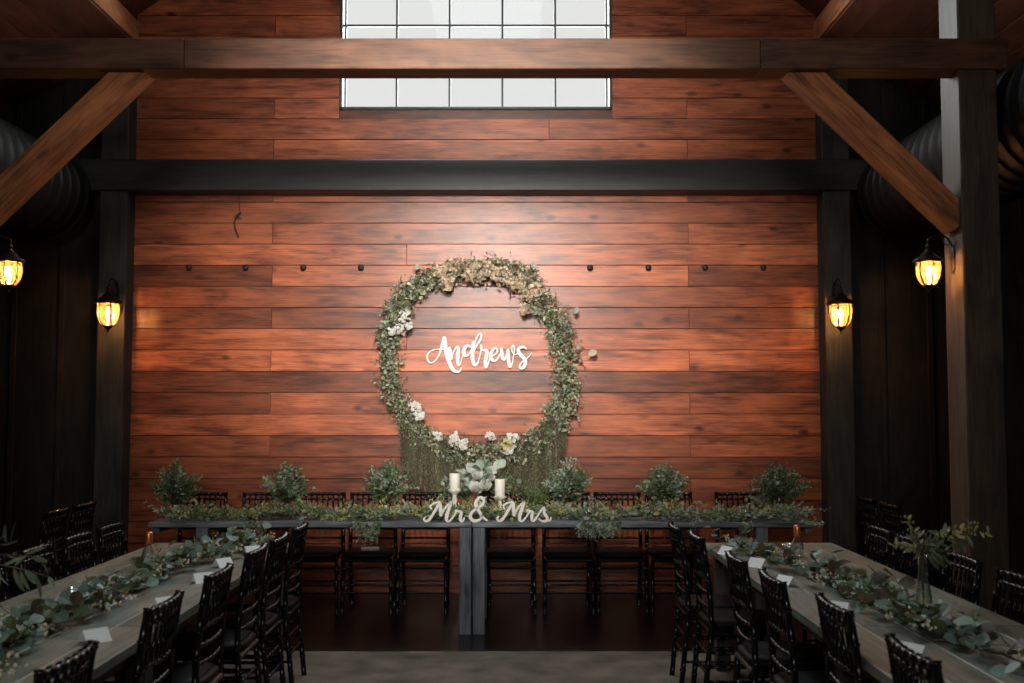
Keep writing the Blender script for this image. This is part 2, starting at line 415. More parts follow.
post('timber_post', XR, XR+.23, 6.36, 6.64, EAVE, 'dark timber post standing beside the right long table')
post('timber_post', XL-.27, XL, 6.36, 6.64, EAVE, 'dark timber post at the left edge carrying the left brace')
post('timber_post', XR, XR+.24, WY-.20, WY, EAVE, 'black timber post at the right end of the plank wall', 'black_z', (2.2,.6,0))
post('timber_post', XL-.24, XL, WY-.20, WY, EAVE, 'black timber post at the left end of the plank wall', 'black_z', (2.2,.1,0))
def brace(name, p, q, lab):
    mb = MB(); mb.obox(p, q, .165, .16, (0,1,0), .006, (1.1, rw.random(), 0))
    # bring grain along the brace: local z is the beam's length
    me_v = [V(v) for v in mb.v]; p = V(p); d = (V(q)-p).normalized(); x = V((0,1,0)).cross(d).normalized(); y = d.cross(x)
    Mi = Matrix((x, y, d)); mb.v = [tuple(Mi @ (v-p)) for v in me_v]
    o = mb.build(name, M['brace']); o.matrix_world = Matrix.Translation(p) @ Matrix((x, y, d)).transposed().to_4x4()
    tag(o, lab, 'beam', kind='structure')
M['brace'] = wood('orange_brown_timber_brace', (.13,.042,.015), (.50,.175,.062), 'z', .5, .7, .35, fine=.8)
brace('timber_brace', (XR+.03, 6.49, 2.74), (XR-.98, 6.49, 3.73), 'orange brown diagonal brace from the right post to the tie beam')
brace('timber_brace', (XL-.03, 6.49, 2.65), (XL+1.07, 6.49, 3.73), 'orange brown diagonal brace at the left under the tie beam')
for nm, x, lab in (('eave_beam', XR, 'brown eave beam running along the right side under the roof'), ('eave_beam', XL-.22, 'brown eave beam running along the left side under the roof')):
    mb = MB(); mb.box(x, -5, EAVE, x+.22, WY, EAVE+.2, .005, (1.05, rw.random(), 0)); tag(mb.build(nm, M['timber_y']), lab, 'beam', kind='structure')

# ventilation ducts above the aisles
def duct(x, lab):
    o = empty('ventilation_duct', (x, 9.02, 3.43), 0, lab, 'duct')
    mb = MB(); pr = []; y = 0
    while y > -12: pr += [(.39, y), (.39, y-.13), (.402, y-.14), (.402, y-.15), (.39, y-.16)]; y -= .17
    mb.lathe(pr, n=28, axis='y'); mb.build('duct_pipe', M['duct'], o, True)
    mb = MB(); mb.lathe([(.41,.0),(.41,.03),(.36,.04),(.1,.05)][::-1], n=28, axis='y'); mb.build('end_cap', M['duct'], o)
    for yy in (-1.2, -4.2, -7.2):
        mb = MB(); mb.tube([(0, yy, .38), (0, yy, (EAVE-.02-.65*.5-3.43) + .1)], .006, 6); mb.build('hanger', M['duct'], o)
duct(3.36, 'black spiral duct above the right aisle'); duct(-4.02, 'black spiral duct above the left aisle')

# ------------------------------------------------------------------ lanterns
def lantern(loc, sc, rz, mount, lab, power, grp=None):
    o = empty('wall_lantern', loc, rz, lab, 'lantern'); o.scale = (sc, sc, sc)
    # origin at the roof underside; glass below, crown above. six-sided, mount: distance from the centre to the post along local +y
    mb = MB(); n = 6
    mb.lathe([(.118,-.004),(.120,.004),(.112,.012),(.085,.030),(.060,.048),(.048,.066),(.03,.072),(.028,.085),(.018,.09),(.012,.105),(.020,.115),(.022,.122),(.012,.135),(.004,.155)], n=24)
    mb.build('crown', M['iron'], o, True)
    prof = [(.093,-.004),(.099,-.055),(.096,-.11),(.083,-.155),(.060,-.190),(.040,-.206)]
    mb = MB(); mb.lathe(prof[::-1], n=6); 
    mb.f = mb.f[:-2]; mb.build('glass_shade', M['amber'], o)
    mb = MB()
    for j in range(n):
        a = 2*math.pi*j/n; mb.tube([((r+.002)*math.cos(a), (r+.002)*math.sin(a), z) for r, z in prof], .0055, 6)
    mb.tube([(.098*math.cos(a), .098*math.sin(a), -.006) for a in [2*math.pi*j/24 for j in range(24)]], .007, 6, closed=True)
    mb.build('cage', M['iron'], o, True)
    mb = MB(); mb.lathe([(.004,-.262),(.010,-.25),(.005,-.242),(.014,-.232),(.024,-.222),(.046,-.206),(.044,-.198),(.02,-.196)], n=16); mb.build('finial', M['iron'], o, True)
    mb = MB(); mb.lathe([(.010,-.197),(.010,-.14),(.019,-.12),(.022,-.095),(.017,-.068),(.004,-.038)], n=12); mb.build('bulb', M['bulb'], o, True)
    # scrolled arm and back plate
    mb = MB(); arm = spline([(0,0,.150),(0,.01,.185),(0,mount*.35,.215),(0,mount*.75,.19),(0,mount*.93,.12),(0,mount-.012,.05)], 6)
    mb.tube(arm, .008, 8)
    mb.tube(spline([(0,mount*.55,.205),(0,mount*.62,.15),(0,mount*.78,.13),(0,mount*.82,.165),(0,mount*.74,.17)], 5), .005, 6)
    mb.build('arm', M['iron'], o, True)
    mb = MB(); mb.lathe([(.004,-.11),(.02,-.095),(.038,-.05),(.044,.02),(.034,.08),(.015,.11),(.004,.12)], n=20)
    mb.v = [(x, mount - .014 + (.3*(y)), z) for x, y, z in mb.v]; mb.build('back_plate', M['iron'], o, True)
    l = bpy.data.lights.new('lantern_light', 'POINT'); l.energy = power; l.color = (1,.56,.25); l.shadow_soft_size = .025
    lo = bpy.data.objects.new('lantern_light', l); COL.objects.link(lo); lo.parent = o; lo.location = (0,0,-.075)
p = onY(842.5, 303, 8.93); lantern((2.765, 8.97, p.z), .98, 0, .235, 'lit lantern on the black post at the right end of the plank wall', 62)
p = onY(107, 302, 8.93); lantern((-3.395, 8.97, p.z), .98, 0, .235, 'lit lantern on the black post at the left end of the plank wall', 62)
p = onY(930, 261, 6.5); lantern((2.545, 6.5, p.z), .74, -math.pi/2, .215, 'lit lantern hanging beside the right brace', 26)
p = onY(9, 261, 6.5); lantern((-3.07, 6.5, p.z), .74, math.pi/2, .37, 'lit lantern below the left brace at the photo edge', 26)

# pegs on the wall and the hanging cord
peg_w = ['first','second','third','fourth','fifth','sixth','seventh','eighth','ninth','tenth','eleventh']
proto = None
for i, x in enumerate([190, 246.6, 304, 361.5, 419, 476, 533, 589.8, 647.8, 704.3, 762.3]):
    p = onY(x, 268, WY)
    if i in (4, 5): continue
    if proto is None:
        mb = MB(); mb.lathe([(.010,0),(.010,-.02),(.024,-.024),(.027,-.034),(.022,-.045),(.004,-.049)][::-1], n=18, axis='y'); o = proto = mb.build('wall_peg', M['cord'], None, True)
    else: o = proto.copy(); COL.objects.link(o)
    o.location = (p.x, WY-.0015, p.z)
    side = 'left of the wreath' if x < 478 else 'right of the wreath'
    idx = i if x < 478 else 10-i
    tag(o, f'round black peg {side}, {peg_w[idx]} from the {"left" if x < 478 else "right"} post', 'peg', 'round black pegs along the plank wall')
mb = MB()
pts = [onY(239,193.5,WY-.02), onY(239.5,209,WY-.02), onY(240,213,WY-.03), onY(236,217,WY-.035), onY(234.5,225,WY-.03), onY(238.5,237.5,WY-.03)]
sp = spline(pts, 6); mb.tube(sp, [.003]*11 + [.011]*8 + [.007]*(len(sp)-19), 6)
tag(mb.build('hanging_cord', M['cord'], None, True), 'short black cord hanging from the black beam on the plank wall', 'cord')

# ------------------------------------------------------------------ chairs
def bamboo(mb, pts, r, spacing=.045, n=8, bumps=True):
    pts = [V(p) for p in pts]; L = [0]
    for i in range(1, len(pts)): L.append(L[-1] + (pts[i]-pts[i-1]).length)
    T = L[-1]; nb = max(1, int(T/spacing)); P = []; Rr = []
    def at(s):
        for i in range(1, len(L)):
            if s <= L[i] + 1e-9: return pts[i-1].lerp(pts[i], (s-L[i-1])/(L[i]-L[i-1]))
        return pts[-1]
    for k in range(nb+1):
        c = T*k/nb
        for ds, m in ((-.005,1),(0,1.38),(.005,1)):
            s = c+ds
            if 0 <= s <= T: P.append(at(s)); Rr.append(r*(m if bumps else 1))
    mb.tube(P, Rr, n)
def make_chair(label, group):
    root = empty('chiavari_chair', (0,0,0), 0, label, 'chair', group)
    hw = .185; topz = .918
    def bp(z, s):                      # rear post centre line: front is +y
        if z < .44: return V((s*(hw-.012 + .012*z/.44), -.165 - .045*(1-z/.44), z))
        t = (z-.44)/(topz-.44); return V((s*(hw-.006*t), -.165 - .045*t*t, z))
    for s in (-1,1):
        mb = MB(); bamboo(mb, [bp(z, s) for z in (0,.22,.44,.56,.68,.80,topz)], .0155, .115); mb.build('rear_leg', M['chair'], root, True)
        mb = MB(); bamboo(mb, [(s*(hw+.005), .195, 0), (s*(hw-.002), .185, .43)], .0135, .105); mb.build('front_leg', M['chair'], root, True)
    def curve(z, dip=.018):
        a = bp(z,-1); b_ = bp(z,1); return [a.lerp(b_, t) + V((0, -dip*math.sin(math.pi*t), 0)) for t in [i/8 for i in range(9)]]
    mb = MB(); bamboo(mb, curve(.903), .014, .047)
    bamboo(mb, curve(.862), .0088, .047)
    for z in (.70, .625, .55): bamboo(mb, curve(z), .0088, .047)
    mb.build('back_rails', M['chair'], root, True)
    mb = MB(); top = curve(.905); low = curve(.70)
    for i in range(1,8):
        if i == 0: continue
        bamboo(mb, [low[i], low[i].lerp(top[i], .5), top[i]], .0075, .055, 6)
    mb.build('spindles', M['chair'], root, True)
    mb = MB(); mb.box(-hw-.003, -.185, .405, hw+.003, .20, .438, .01); mb.build('seat_frame', M['chair'], root)
    mb = MB()
    # padded cushion: rounded slab
    n = 10; vs = []; fs = []
    for layer, (sc, z) in enumerate(((.93,.438),(1.0,.448),(1.0,.465),(.95,.479),(.7,.487))):
        for j in range(32):
            a = 2*math.pi*j/32; c, s_ = math.cos(a), math.sin(a)
            e = .22; x = abs(c)**(2*e+.05)*(1 if c > 0 else -1)*.197*sc; y = abs(s_)**(2*e+.05)*(1 if s_ > 0 else -1)*.198*sc
            vs.append((x, y+.008, z))
        if layer:
            for j in range(32): fs.append(((layer-1)*32+j, (layer-1)*32+(j+1)%32, layer*32+(j+1)%32, layer*32+j))
    fs.append(tuple(range(128, 160))); fs.append(tuple(range(32))[::-1]); mb.add(vs, fs)
    mb.build('seat_cushion', M['cushion'], root, True)
    mb = MB()
    for z in (.16, .235, .31):
        for s in (-1,1): bamboo(mb, [bp(z,s), (s*(hw+.002), .19, z)], .0075, .06, 6)
    for z in (.17, .23, .36):
        bamboo(mb, [(-hw-.003,.19,z), (hw+.003,.19,z)], .0078, .06, 6)
    for z in (.20, .30): bamboo(mb, [bp(z,-1), bp(z,1)], .0078, .06, 6)
    mb.build('stretchers', M['chair'], root, True)
    return root
chair0 = make_chair('black chiavari chair', 'x'); used = False
def place(x, y, rz, label, group):
    """x, y: where the top of the chair's back stands; rz: direction it faces (0 = +y)"""
    global used
    o = chair0 if not used else copy_tree(chair0); used = True
    off = Matrix.Rotation(rz, 3, 'Z') @ V((0, .21, 0))
    o.location = (x+off.x, y+off.y, 0); o.rotation_euler = (0,0,rz); tag(o, label, 'chair', group); return o
# behind the head table, facing the camera
hx = [206, 268, 322, 374, 424, 511, 567, 618, 673, 737]
hl = ['far left end, under the leftmost arrangement','second from the left end','third from the left end','fourth from left, a folded paper on its seat','directly left of the double table leg',
      'directly right of the double table leg','second right of the double table leg','fourth from the right end','third from the right end','near the right end, under the rightmost arrangement'][:]
hl[7] = 'third right of the double table leg'; hl[8] = 'second from the right end'; hl[9] = 'at the right end, near the rightmost arrangement'
fx = [None, None, 322, 370, 425, 511, 567, 623, 668, None]
for i, x in enumerate(hx):
    place((-2.53,-2.02,-1.56,-1.135,-.705,-.01,.445,.865,1.285,1.86)[i], 8.86, math.pi, 'black chair behind the head table, ' + hl[i], 'chairs behind the head table')
ri = [(.97,6.42),(1.02,5.98),(1.06,5.12),(1.09,4.54),(1.165,3.93),(1.175,3.2)]
rn = ['farthest, at the head table end','second from the head table','third from the head table','third from the front','second from the front','nearest the camera']
for (x, y), n_ in zip(ri, rn): place(x, y, -math.pi/2, 'black chair, aisle side of the right long table, ' + n_, 'aisle chairs at the right long table')
li = [(-1.26,6.42),(-1.265,5.88),(-1.275,5.40),(-1.27,4.70),(-1.275,3.98),(-1.265,3.10)]
for (x, y), n_ in zip(li, rn): place(x, y, math.pi/2, 'black chair, aisle side of the left long table, ' + n_, 'aisle chairs at the left long table')
ln = ['farthest back','second from the back','third from the back','nearest the camera']
for y, n_ in zip((6.45,5.97,5.45,4.9), ln): place(-2.40, y, -math.pi/2, 'black chair, wall side of the left long table, ' + n_, 'wall-side chairs at the left long table')
for y, n_ in zip((6.27,5.8,5.12,4.56), ln): place(2.14, y, math.pi/2, 'black chair, wall side of the right long table, ' + n_, 'wall-side chairs at the right long table')
for x, y, s in ((-3.13,7.42,'left aisle, nearer of the two'),(-3.13,7.9,'left aisle, farther of the two')): place(x, y, math.pi/2, 'black chair standing in the ' + s, 'spare chairs in the left aisle')
for x, y, s in ((2.75,8.36,'right aisle, farther of the two'),(2.75,7.85,'right aisle, nearer of the two')): place(x, y, -math.pi/2, 'black chair standing in the ' + s, 'spare chairs in the right aisle')

# ------------------------------------------------------------------ tables
HZ = .795; HY0, HY1 = 7.70, 8.42
def farm_table(name, x0, x1, y0, y1, z, top, leg, lab, along, legx=None, th=.042, lw=.086):
    o = empty(name, ((x0+x1)/2, (y0+y1)/2, 0), 0, lab, 'table'); a, b_ = (x1-x0)/2, (y1-y0)/2
    mb = MB(); n = 5
    for i in range(n):
        q = (rw.uniform(.85,1.15), rw.random(), 0)
        if along == 'x': mb.box(-a, -b_+2*b_*i/n+.001, z-th, a, -b_+2*b_*(i+1)/n-.001, z, .004, q)
        else: mb.box(-a+2*a*i/n+.001, -b_, z-th, -a+2*a*(i+1)/n-.001, b_, z, .004, q)
    mb.build('tabletop', top, o)
    mb = MB(); e = .1
    if along == 'x':
        for s in (-1,1): mb.box(-a+.02, s*(b_-.24), z-th-.035, a-.02, s*(b_-.27), z-th)
        for s in (-1,1): mb.box(s*(a-.004), -b_+.1, z-th-.05, s*(a-.05), b_-.1, z-th)
    else:
        for s in (-1,1): mb.box(s*(a-e), -b_+.09, z-th-.09, s*(a-e-.03), b_-.09, z-th)
    mb.build('apron', leg, o)
    for sx in (-1,1):
        for sy in (-1,1):
            mb = MB(); ex = (.004 if (sx > 0) == (x0 < -1) else .34) if along == 'x' else .06; ey = .010 if along == 'y' else .012
            mb.box(sx*(a-ex), sy*(b_-ey), 0, sx*(a-ex-lw), sy*(b_-ey-lw), z-th, .005, (1, rw.random(), 0)); mb.build('leg', leg, o)
    return o
JX = -.285
farm_table('farm_table', -2.60, JX-.002, HY0, HY1, HZ, M['head_top'], M['head_leg'], 'charcoal wooden head table, left half under the Mr sign', 'x', th=.034)
farm_table('farm_table', JX+.002, 2.17, HY0, HY1, HZ, M['head_top'], M['head_leg'], 'charcoal wooden head table, right half under the Mrs sign', 'x', th=.034)
TZ = .77
farm_table('farm_table', -2.24, -1.37, 4.242, 6.78, TZ, M['side_top'], M['side_leg'], 'grey wooden long table on the left, far section', 'y')
farm_table('farm_table', -2.24, -1.37, 2.05, 4.238, TZ, M['side_top'], M['side_leg'], 'grey wooden long table on the left, near section', 'y')
farm_table('farm_table', 1.20, 2.01, 4.242, 6.78, TZ, M['side_top'], M['side_leg'], 'grey wooden long table on the right, far section', 'y')
farm_table('farm_table', 1.20, 2.01, 2.05, 4.238, TZ, M['side_top'], M['side_leg'], 'grey wooden long table on the right, near section', 'y')

# ------------------------------------------------------------------ script signs
def stroke(mb, pts, ws, to3, depth, S_=1.0, step=7):
    P = spline([(x, y, 0) for x, y in pts], step)
    n = len(P); W_ = []
    for i in range(n):
        t = i/(n-1)*(len(ws)-1); k = min(int(t), len(ws)-2); W_.append(ws[k]*(1-(t-k)) + ws[k+1]*(t-k))
    off = V((0, -.0006*(len(mb.v) % 9), 0)); depth_ = depth
    def ring(c, sd, w_):
        a = to3(c + sd*w_*.5)+off; b_ = to3(c - sd*w_*.5)+off; d = V((0,depth,0)); return [a, b_, b_+d, a+d]
    vs = []; fs = []
    for i in range(n):
        t = (P[min(i+1,n-1)] - P[max(i-1,0)]); t = t.normalized() if t.length > 0 else V((1,0,0)); sd = V((-t.y, t.x, 0))
        vs += ring(P[i], sd, W_[i])
        if i:
            for j in range(4): fs.append(((i-1)*4+j, (i-1)*4+(j+1)%4, i*4+(j+1)%4, i*4+j))
    fs += [(0,3,2,1), tuple(4*(n-1)+j for j in range(4))]; mb.add(vs, fs)
    for c, w_ in ((P[0], W_[0]), (P[-1], W_[-1])):      # round ends
        m = 12; q = [to3(c + V((math.cos(2*math.pi*j/m), math.sin(2*math.pi*j/m), 0))*w_*.5)+off+V((0,-.0005,0)) for j in range(m)]
        d = V((0,depth,0)); mb.add(q + [p_+d for p_ in q], [tuple(range(m)), tuple(range(m,2*m))[::-1]] + [(j,(j+1)%m,(j+1)%m+m,j+m) for j in range(m)])
k8 = 8.533
def toA(p): return onY(420 + p.x/k8, 325 + p.y/k8, WY-.035)
A = [
 [[(240,208),(165,206),(110,214),(72,240),(61,278),(78,316),(108,320),(140,292),(168,240),(188,170),(207,112)], [9,9,9,11,13,13,11,11,13,20,30]],
 [[(208,112),(214,170),(228,250),(250,320),(278,375),(308,398),(338,392),(353,362)], [30,34,34,34,32,24,16,9]],
 [[(252,200),(260,240),(266,285)], [26,30,28]],
 [[(266,285),(282,240),(302,200),(318,185),(328,205),(322,260),(322,310),(328,342),(343,330),(360,280),(378,225)], [14,12,12,18,26,30,28,20,10,9,9]],
 [[(432,185),(405,175),(380,200),(372,235),(390,262),(420,245),(440,210)], [16,20,30,30,22,12,10]],
 [[(440,235),(462,165),(490,95),(512,72),(524,88),(512,130),(480,180),(462,215)], [14,14,12,14,16,16,14,14]],
 [[(458,150),(450,220),(448,290),(465,338),(490,325),(508,270),(524,205),(526,178),(520,172)], [30,30,30,28,14,9,10,14,12]],
 [[(524,178),(518,200),(540,215),(570,218),(566,270),(558,320),(564,360),(580,330),(600,275)], [12,12,14,26,30,28,24,12,9]],
 [[(604,272),(640,252),(660,225),(652,200),(630,202),(608,235),(604,275),(625,304),(655,295),(690,240)], [10,10,13,15,20,26,28,24,14,9]],
 [[(694,205),(700,250),(706,285),(722,292),(740,250),(748,215)], [24,28,28,18,10,12]],
 [[(750,212),(752,260),(758,320),(768,358),(785,330),(797,270),(806,210),(798,176),(782,186),(786,225),(812,252),(840,235)], [22,28,28,22,10,9,10,12,12,10,9,9]],
 [[(908,205),(885,188),(852,195),(838,220),(856,252),(886,282),(900,318),(886,358),(862,368),(850,350),(868,318),(905,290),(935,262),(952,236)], [12,18,24,28,30,30,30,28,18,14,11,10,9,8]],
]
mb = MB()
for pts, ws in A: stroke(mb, pts, ws, toA, .012)
o = mb.build('name_sign', M['white']); tag(o, 'white script sign reading Andrews inside the wreath', 'sign')
# standoffs so the sign is fixed to the wall
def standoffs(par, pts):
    mb = MB()
    for x, y in pts:
        p = onY(420+x/k8, 325+y/k8, WY-.03); mb.box(p.x-.004, WY-.026, p.z-.004, p.x+.004, WY+.002, p.z+.004)
    mb.build('standoff', M['white'], par)
standoffs(o, [(230,250),(460,260),(565,300),(765,320),(880,280)])
k7 = 7.314; SY = HY0+.015
ref = onY(415+300/k7, 490+233/k7, SY)
def toM(p):
    q = onY(415 + p.x/k7, 490 + p.y/k7, SY); q.z = q.z - ref.z + HZ + .006; return q
def Mst(dx):
    return [[[(x+dx,y) for x,y in ((118,140),(112,118),(140,100),(178,92),(165,120),(138,168),(105,218),(78,230),(64,214),(76,200))], [12,12,12,14,18,20,20,16,14,12]],
            [[(x+dx,y) for x,y in ((182,95),(186,130),(190,186))], [16,24,24]],
            [[(x+dx,y) for x,y in ((190,186),(222,130),(262,90))], [14,12,14]],
            [[(x+dx,y) for x,y in ((264,92),(248,140),(232,190),(232,222),(252,230),(278,200),(304,160))], [18,24,26,22,14,12,12]]]
def rst(dx): return [[[(x+dx,y) for x,y in ((296,160),(300,150),(318,158),(338,166),(332,198),(334,224),(348,230),(360,205))], [12,12,12,20,24,20,14,10]]]
def sgn(name, strokes, label):
    mb = MB()
    for pts, ws in strokes: stroke(mb, pts, ws, toM, .02)
    zmin = min(v[2] for v in mb.v); mb.v = [(x, y, z-zmin+HZ) for x, y, z in mb.v]
    return tag(mb.build(name, M['white']), label, 'sign')
sgn('mr_sign', Mst(0)+rst(0)+[[[(60,231),(360,231)],[5,5]]][:0], 'white freestanding script word Mr on the head table front edge')
sgn('ampersand_sign', [[[(530,228),(498,205),(462,150),(444,105),(458,70),(482,58),(504,78),(492,112),(450,140),(416,168),(404,200),(424,228),(462,228),(488,200),(482,170)], [12,16,26,26,18,16,18,18,16,20,24,22,18,16,12]]], 'white freestanding ampersand between Mr and Mrs')
sgn('mrs_sign', Mst(535)+rst(522)+[[[(880,222),(915,165),(940,132),(946,150),(944,172),(966,205),(958,228),(930,232),(908,216)], [12,12,14,18,22,24,20,14,12]], [[(958,226),(985,228),(996,205)],[12,12,10]]], 'white freestanding script word Mrs on the head table front edge')

# ------------------------------------------------------------------ foliage
def mixc(r, cols, j=.12):
    c = r.choice(cols); k_ = r.uniform(1-j, 1+j); return (c[0]*k_, c[1]*k_, c[2]*k_)
SILV = [(.36,.43,.34),(.28,.36,.28),(.42,.47,.36),(.22,.30,.20)]
GREEN = [(.10,.17,.07),(.15,.22,.09),(.07,.12,.055),(.20,.27,.13),(.26,.32,.18)]
YEL = [(.46,.47,.20),(.34,.38,.15),(.55,.54,.28)]
DOLLAR = [(.20,.30,.25),(.10,.14,.06),(.09,.12,.045),(.30,.43,.38),(.17,.25,.20),(.07,.06,.035),(.10,.075,.05)]
def sprig(lf, stm, p, d, L, n, ll, lw_, cols, r, droop=.0, spread=.9, rad=.0018):
    p = V(p); d = V(d).normalized(); pts = [p.copy()]; q = p.copy(); dd = d.copy(); seg = 6
    for i in range(seg):
        dd = (dd + rv(r, .12) + V((0,0,-droop))).normalized(); q = q + dd*(L/seg); pts.append(q.copy())
    if stm is not None: stm.tube(pts, [rad*(1-.6*i/seg) for i in range(seg+1)], 4)
    for i in range(n):
        t = .12 + .88*i/max(1, n-1); k_ = min(int(t*seg), seg-1); a = pts[k_].lerp(pts[k_+1], t*seg-k_)
        ax = (pts[k_+1]-pts[k_]).normalized(); sd = ax.cross(rv(r)).normalized()
        ld = (ax*r.uniform(.3,.8) + sd*spread*r.uniform(.6,1)).normalized()
        s_ = r.uniform(.7,1.2)*(1-.35*t)
        lf.leaf(a, ld, rv(r) + V((0,-.5,.6)), ll*s_, lw_*s_, mixc(r, cols), .12, r.uniform(-.05,.2))
    return pts[-1]
def floret(mb, c, nrm, rad, cols, r, n=5):
    nrm = V(nrm).normalized(); u = nrm.orthogonal().normalized(); v_ = nrm.cross(u); a0 = r.random()*6
    for k_ in range(n):
        a = a0 + 2*math.pi*k_/n; d = u*math.cos(a) + v_*math.sin(a) + nrm*.25
        mb.leaf(c, d, nrm, rad, rad*.95, mixc(r, cols, .08), .1, .15)
def cluster(mb, c, R_, n, fr, cols, r, face=V((0,-1,.15)), squash=.7):
    for i in range(n):
        d = rv(r); 
        if d.length < .1: d = V((0,-1,0))
        d.normalize()
        if d.dot(face) < -.15: d = -d
        k_ = r.uniform(.35, 1.15)*R_; p = V(c) + V((d.x*k_, d.y*k_*squash, d.z*k_)); floret(mb, p, d*.7 + rv(r,.8) + V((0,-.5,0)), fr*r.uniform(.7,1.3), cols, r, r.choice((3,4,5)))
def rose(mb, c, R_, cols, r, up=V((0,-.75,.6))):
    up = up.normalized(); u = up.orthogonal().normalized(); v_ = up.cross(u); c = V(c)
    for ring_, (n, open_, s_) in enumerate(((3,.25,.55),(4,.5,.75),(5,.9,.95),(6,1.4,1.1))):
        for k_ in range(n):
            a = 2*math.pi*(k_+.37*ring_)/n; o_ = u*math.cos(a) + v_*math.sin(a)
            b_ = c + o_*R_*.12*ring_ - up*R_*.08*ring_
            mb.leaf(b_, o_*open_*.7 + up*.9, -o_, R_*s_*1.1, R_*s_*1.1, mixc(r, cols, .06), .22, -.25)

# wreath
rr = random.Random(11); WYF = WY-.10
path_px = [(430,278),(450,271),(478,268),(508,271),(528,283),(545,305),(560,328),(566,358),(566,390),(558,415),(545,435),(518,448),(480,452),(445,446),(422,432),(405,412),(393,388),(388,358),(390,330),(398,308),(412,290)]
WP = [onY(x, y, WYF) for x, y in path_px]; WPc = WP + [WP[0]]
wc = onY(478, 362, WYF)
wr = empty('greenery_wreath', (wc.x, WYF, WP[12].z), 0, 'large round leafy wreath hanging on the plank wall around the name sign', 'wreath')
o0 = wr.location.copy()
def rel(m, org=o0): m.v = [(v[0]-org[0], v[1]-org[1], v[2]-org[2]) for v in m.v]; return m
ring = spline(WPc, 8)[:-1]
hoop = MB(); hoop.tube(ring, .012, 8, closed=True)
for i in (0, 40, 84, 128): hoop.tube([ring[i], V((ring[i].x, WY+.002, ring[i].z))], .005, 6)
rel(hoop).build('hoop', M['stem'], wr, True)
lf = MB(); stm = MB(); N_ = len(ring)
OLIVE = [(.52,.53,.36),(.38,.40,.24),(.64,.62,.46),(.24,.26,.13),(.15,.16,.08)]
for k_ in range(1050):
    i = rr.randrange(N_); p = ring[i]; t = (ring[(i+1)%N_]-ring[i-1]).normalized(); out = (p-wc); out.y = 0; out.normalize()
    side = out.x; low = (wc.z - p.z)
    top = p.z > wc.z + .62
    amp = .55 if top else (.85 if side > .4 else .75)
    d = t*rr.choice((-1,1))*rr.uniform(.5,1.1) + out*rr.uniform(-1,1)*amp + V((0,-rr.uniform(.05,.6),0)) + V((0,0,-.12))
    cols = rr.choice((SILV, OLIVE, OLIVE, GREEN, OLIVE)) if not top else rr.choice((GREEN, OLIVE, OLIVE))
    big = rr.random()
    st_ = p + out*rr.uniform(-.085,.085)*(1.15 if side > .4 else 1) + V((0,rr.uniform(-.05,.04),0))
    if big < .45: sprig(lf, stm, st_, d, rr.uniform(.07,.13), rr.randrange(7,11), .032, .016, cols, rr, .05)
    elif big < .78: sprig(lf, stm, st_, d, rr.uniform(.08,.15), 8, .044, .022, cols, rr, .05)
    else: sprig(lf, stm, st_, d, rr.uniform(.08,.13), 6, .045, .034, SILV + OLIVE[:3], rr, .05)
# dark evergreen filling at the back of the hoop
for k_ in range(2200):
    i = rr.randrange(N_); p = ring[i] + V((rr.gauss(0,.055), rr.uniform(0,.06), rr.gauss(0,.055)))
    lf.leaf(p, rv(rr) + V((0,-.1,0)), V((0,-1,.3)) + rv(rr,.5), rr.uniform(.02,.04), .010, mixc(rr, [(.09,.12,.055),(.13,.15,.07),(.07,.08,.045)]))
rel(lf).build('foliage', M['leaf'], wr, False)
# hanging moss-like fern
ms = MB()
def moss(x0, x1, ytop, ybot, n):
    for _ in range(n):
        x = x0 + (x1-x0)*min(.999, max(0, (rr.randrange(8)+.5+rr.gauss(0,.30))/8)); yt = ytop(x) + rr.uniform(-6, 12); yb = ybot(x) - rr.random()**2*30
        p = onY(x, yt, WYF - rr.uniform(-.04,.06)); q = onY(x + rr.uniform(-4,4), yb, WYF - rr.uniform(-.03,.03))
        if p.z - q.z < .03: continue
        m_ = max(4, int((p.z-q.z)/.013)); base = mixc(rr, [(.09,.09,.038),(.15,.14,.065),(.045,.05,.02),(.26,.23,.13),(.07,.055,.03)])
        for j in range(m_):
            a = p.lerp(q, j/m_) + rv(rr,.007); d = V((rr.uniform(-1,1), rr.uniform(-.7,.2), -.9))
            ms.leaf(a, d, V((0,-1,0)) + rv(rr,.4), rr.uniform(.014,.026), .006, (base[0]*rr.uniform(.8,1.2), base[1]*rr.uniform(.8,1.2), base[2]), .05, .1)
def interp(tab): 
    def f(x):
        if x <= tab[0][0]: return tab[0][1]
        for (a, b_), (c, d) in zip(tab, tab[1:]):
            if x <= c: return b_ + (d-b_)*(x-a)/(c-a)
        return tab[-1][1]
    return f
moss(400, 460, interp([(400,408),(420,428),(445,442),(460,448)]), interp([(400,448),(408,484),(432,500),(450,486),(460,478)]), 430)
moss(455, 522, interp([(455,448),(490,452),(522,446)]), interp([(455,480),(480,474),(522,484)]), 280)
moss(515, 566, interp([(515,446),(535,436),(550,420),(566,404)]), interp([(515,490),(535,502),(550,490),(566,446)]), 430)
rel(ms).build('hanging_fern', M['leaf'], wr)
CREAM = [(.80,.58,.44),(.64,.46,.34),(.86,.70,.55),(.42,.36,.23),(.25,.22,.13)]; WHITE = [(.86,.85,.80),(.80,.80,.74),(.9,.88,.84)]
for x, y, R_ in ((440,272,.055),(455,266,.07),(470,273,.075),(486,271,.075),(503,276,.08),(517,284,.07),(527,296,.06),(535,290,.055),(447,282,.05),(525,308,.04)):
    m_ = MB(); cluster(m_, onY(x, y, WYF-.07), R_*1.15, 46, .023, CREAM, rr); rel(m_).build('cream_hydrangea', M['petal'], wr)
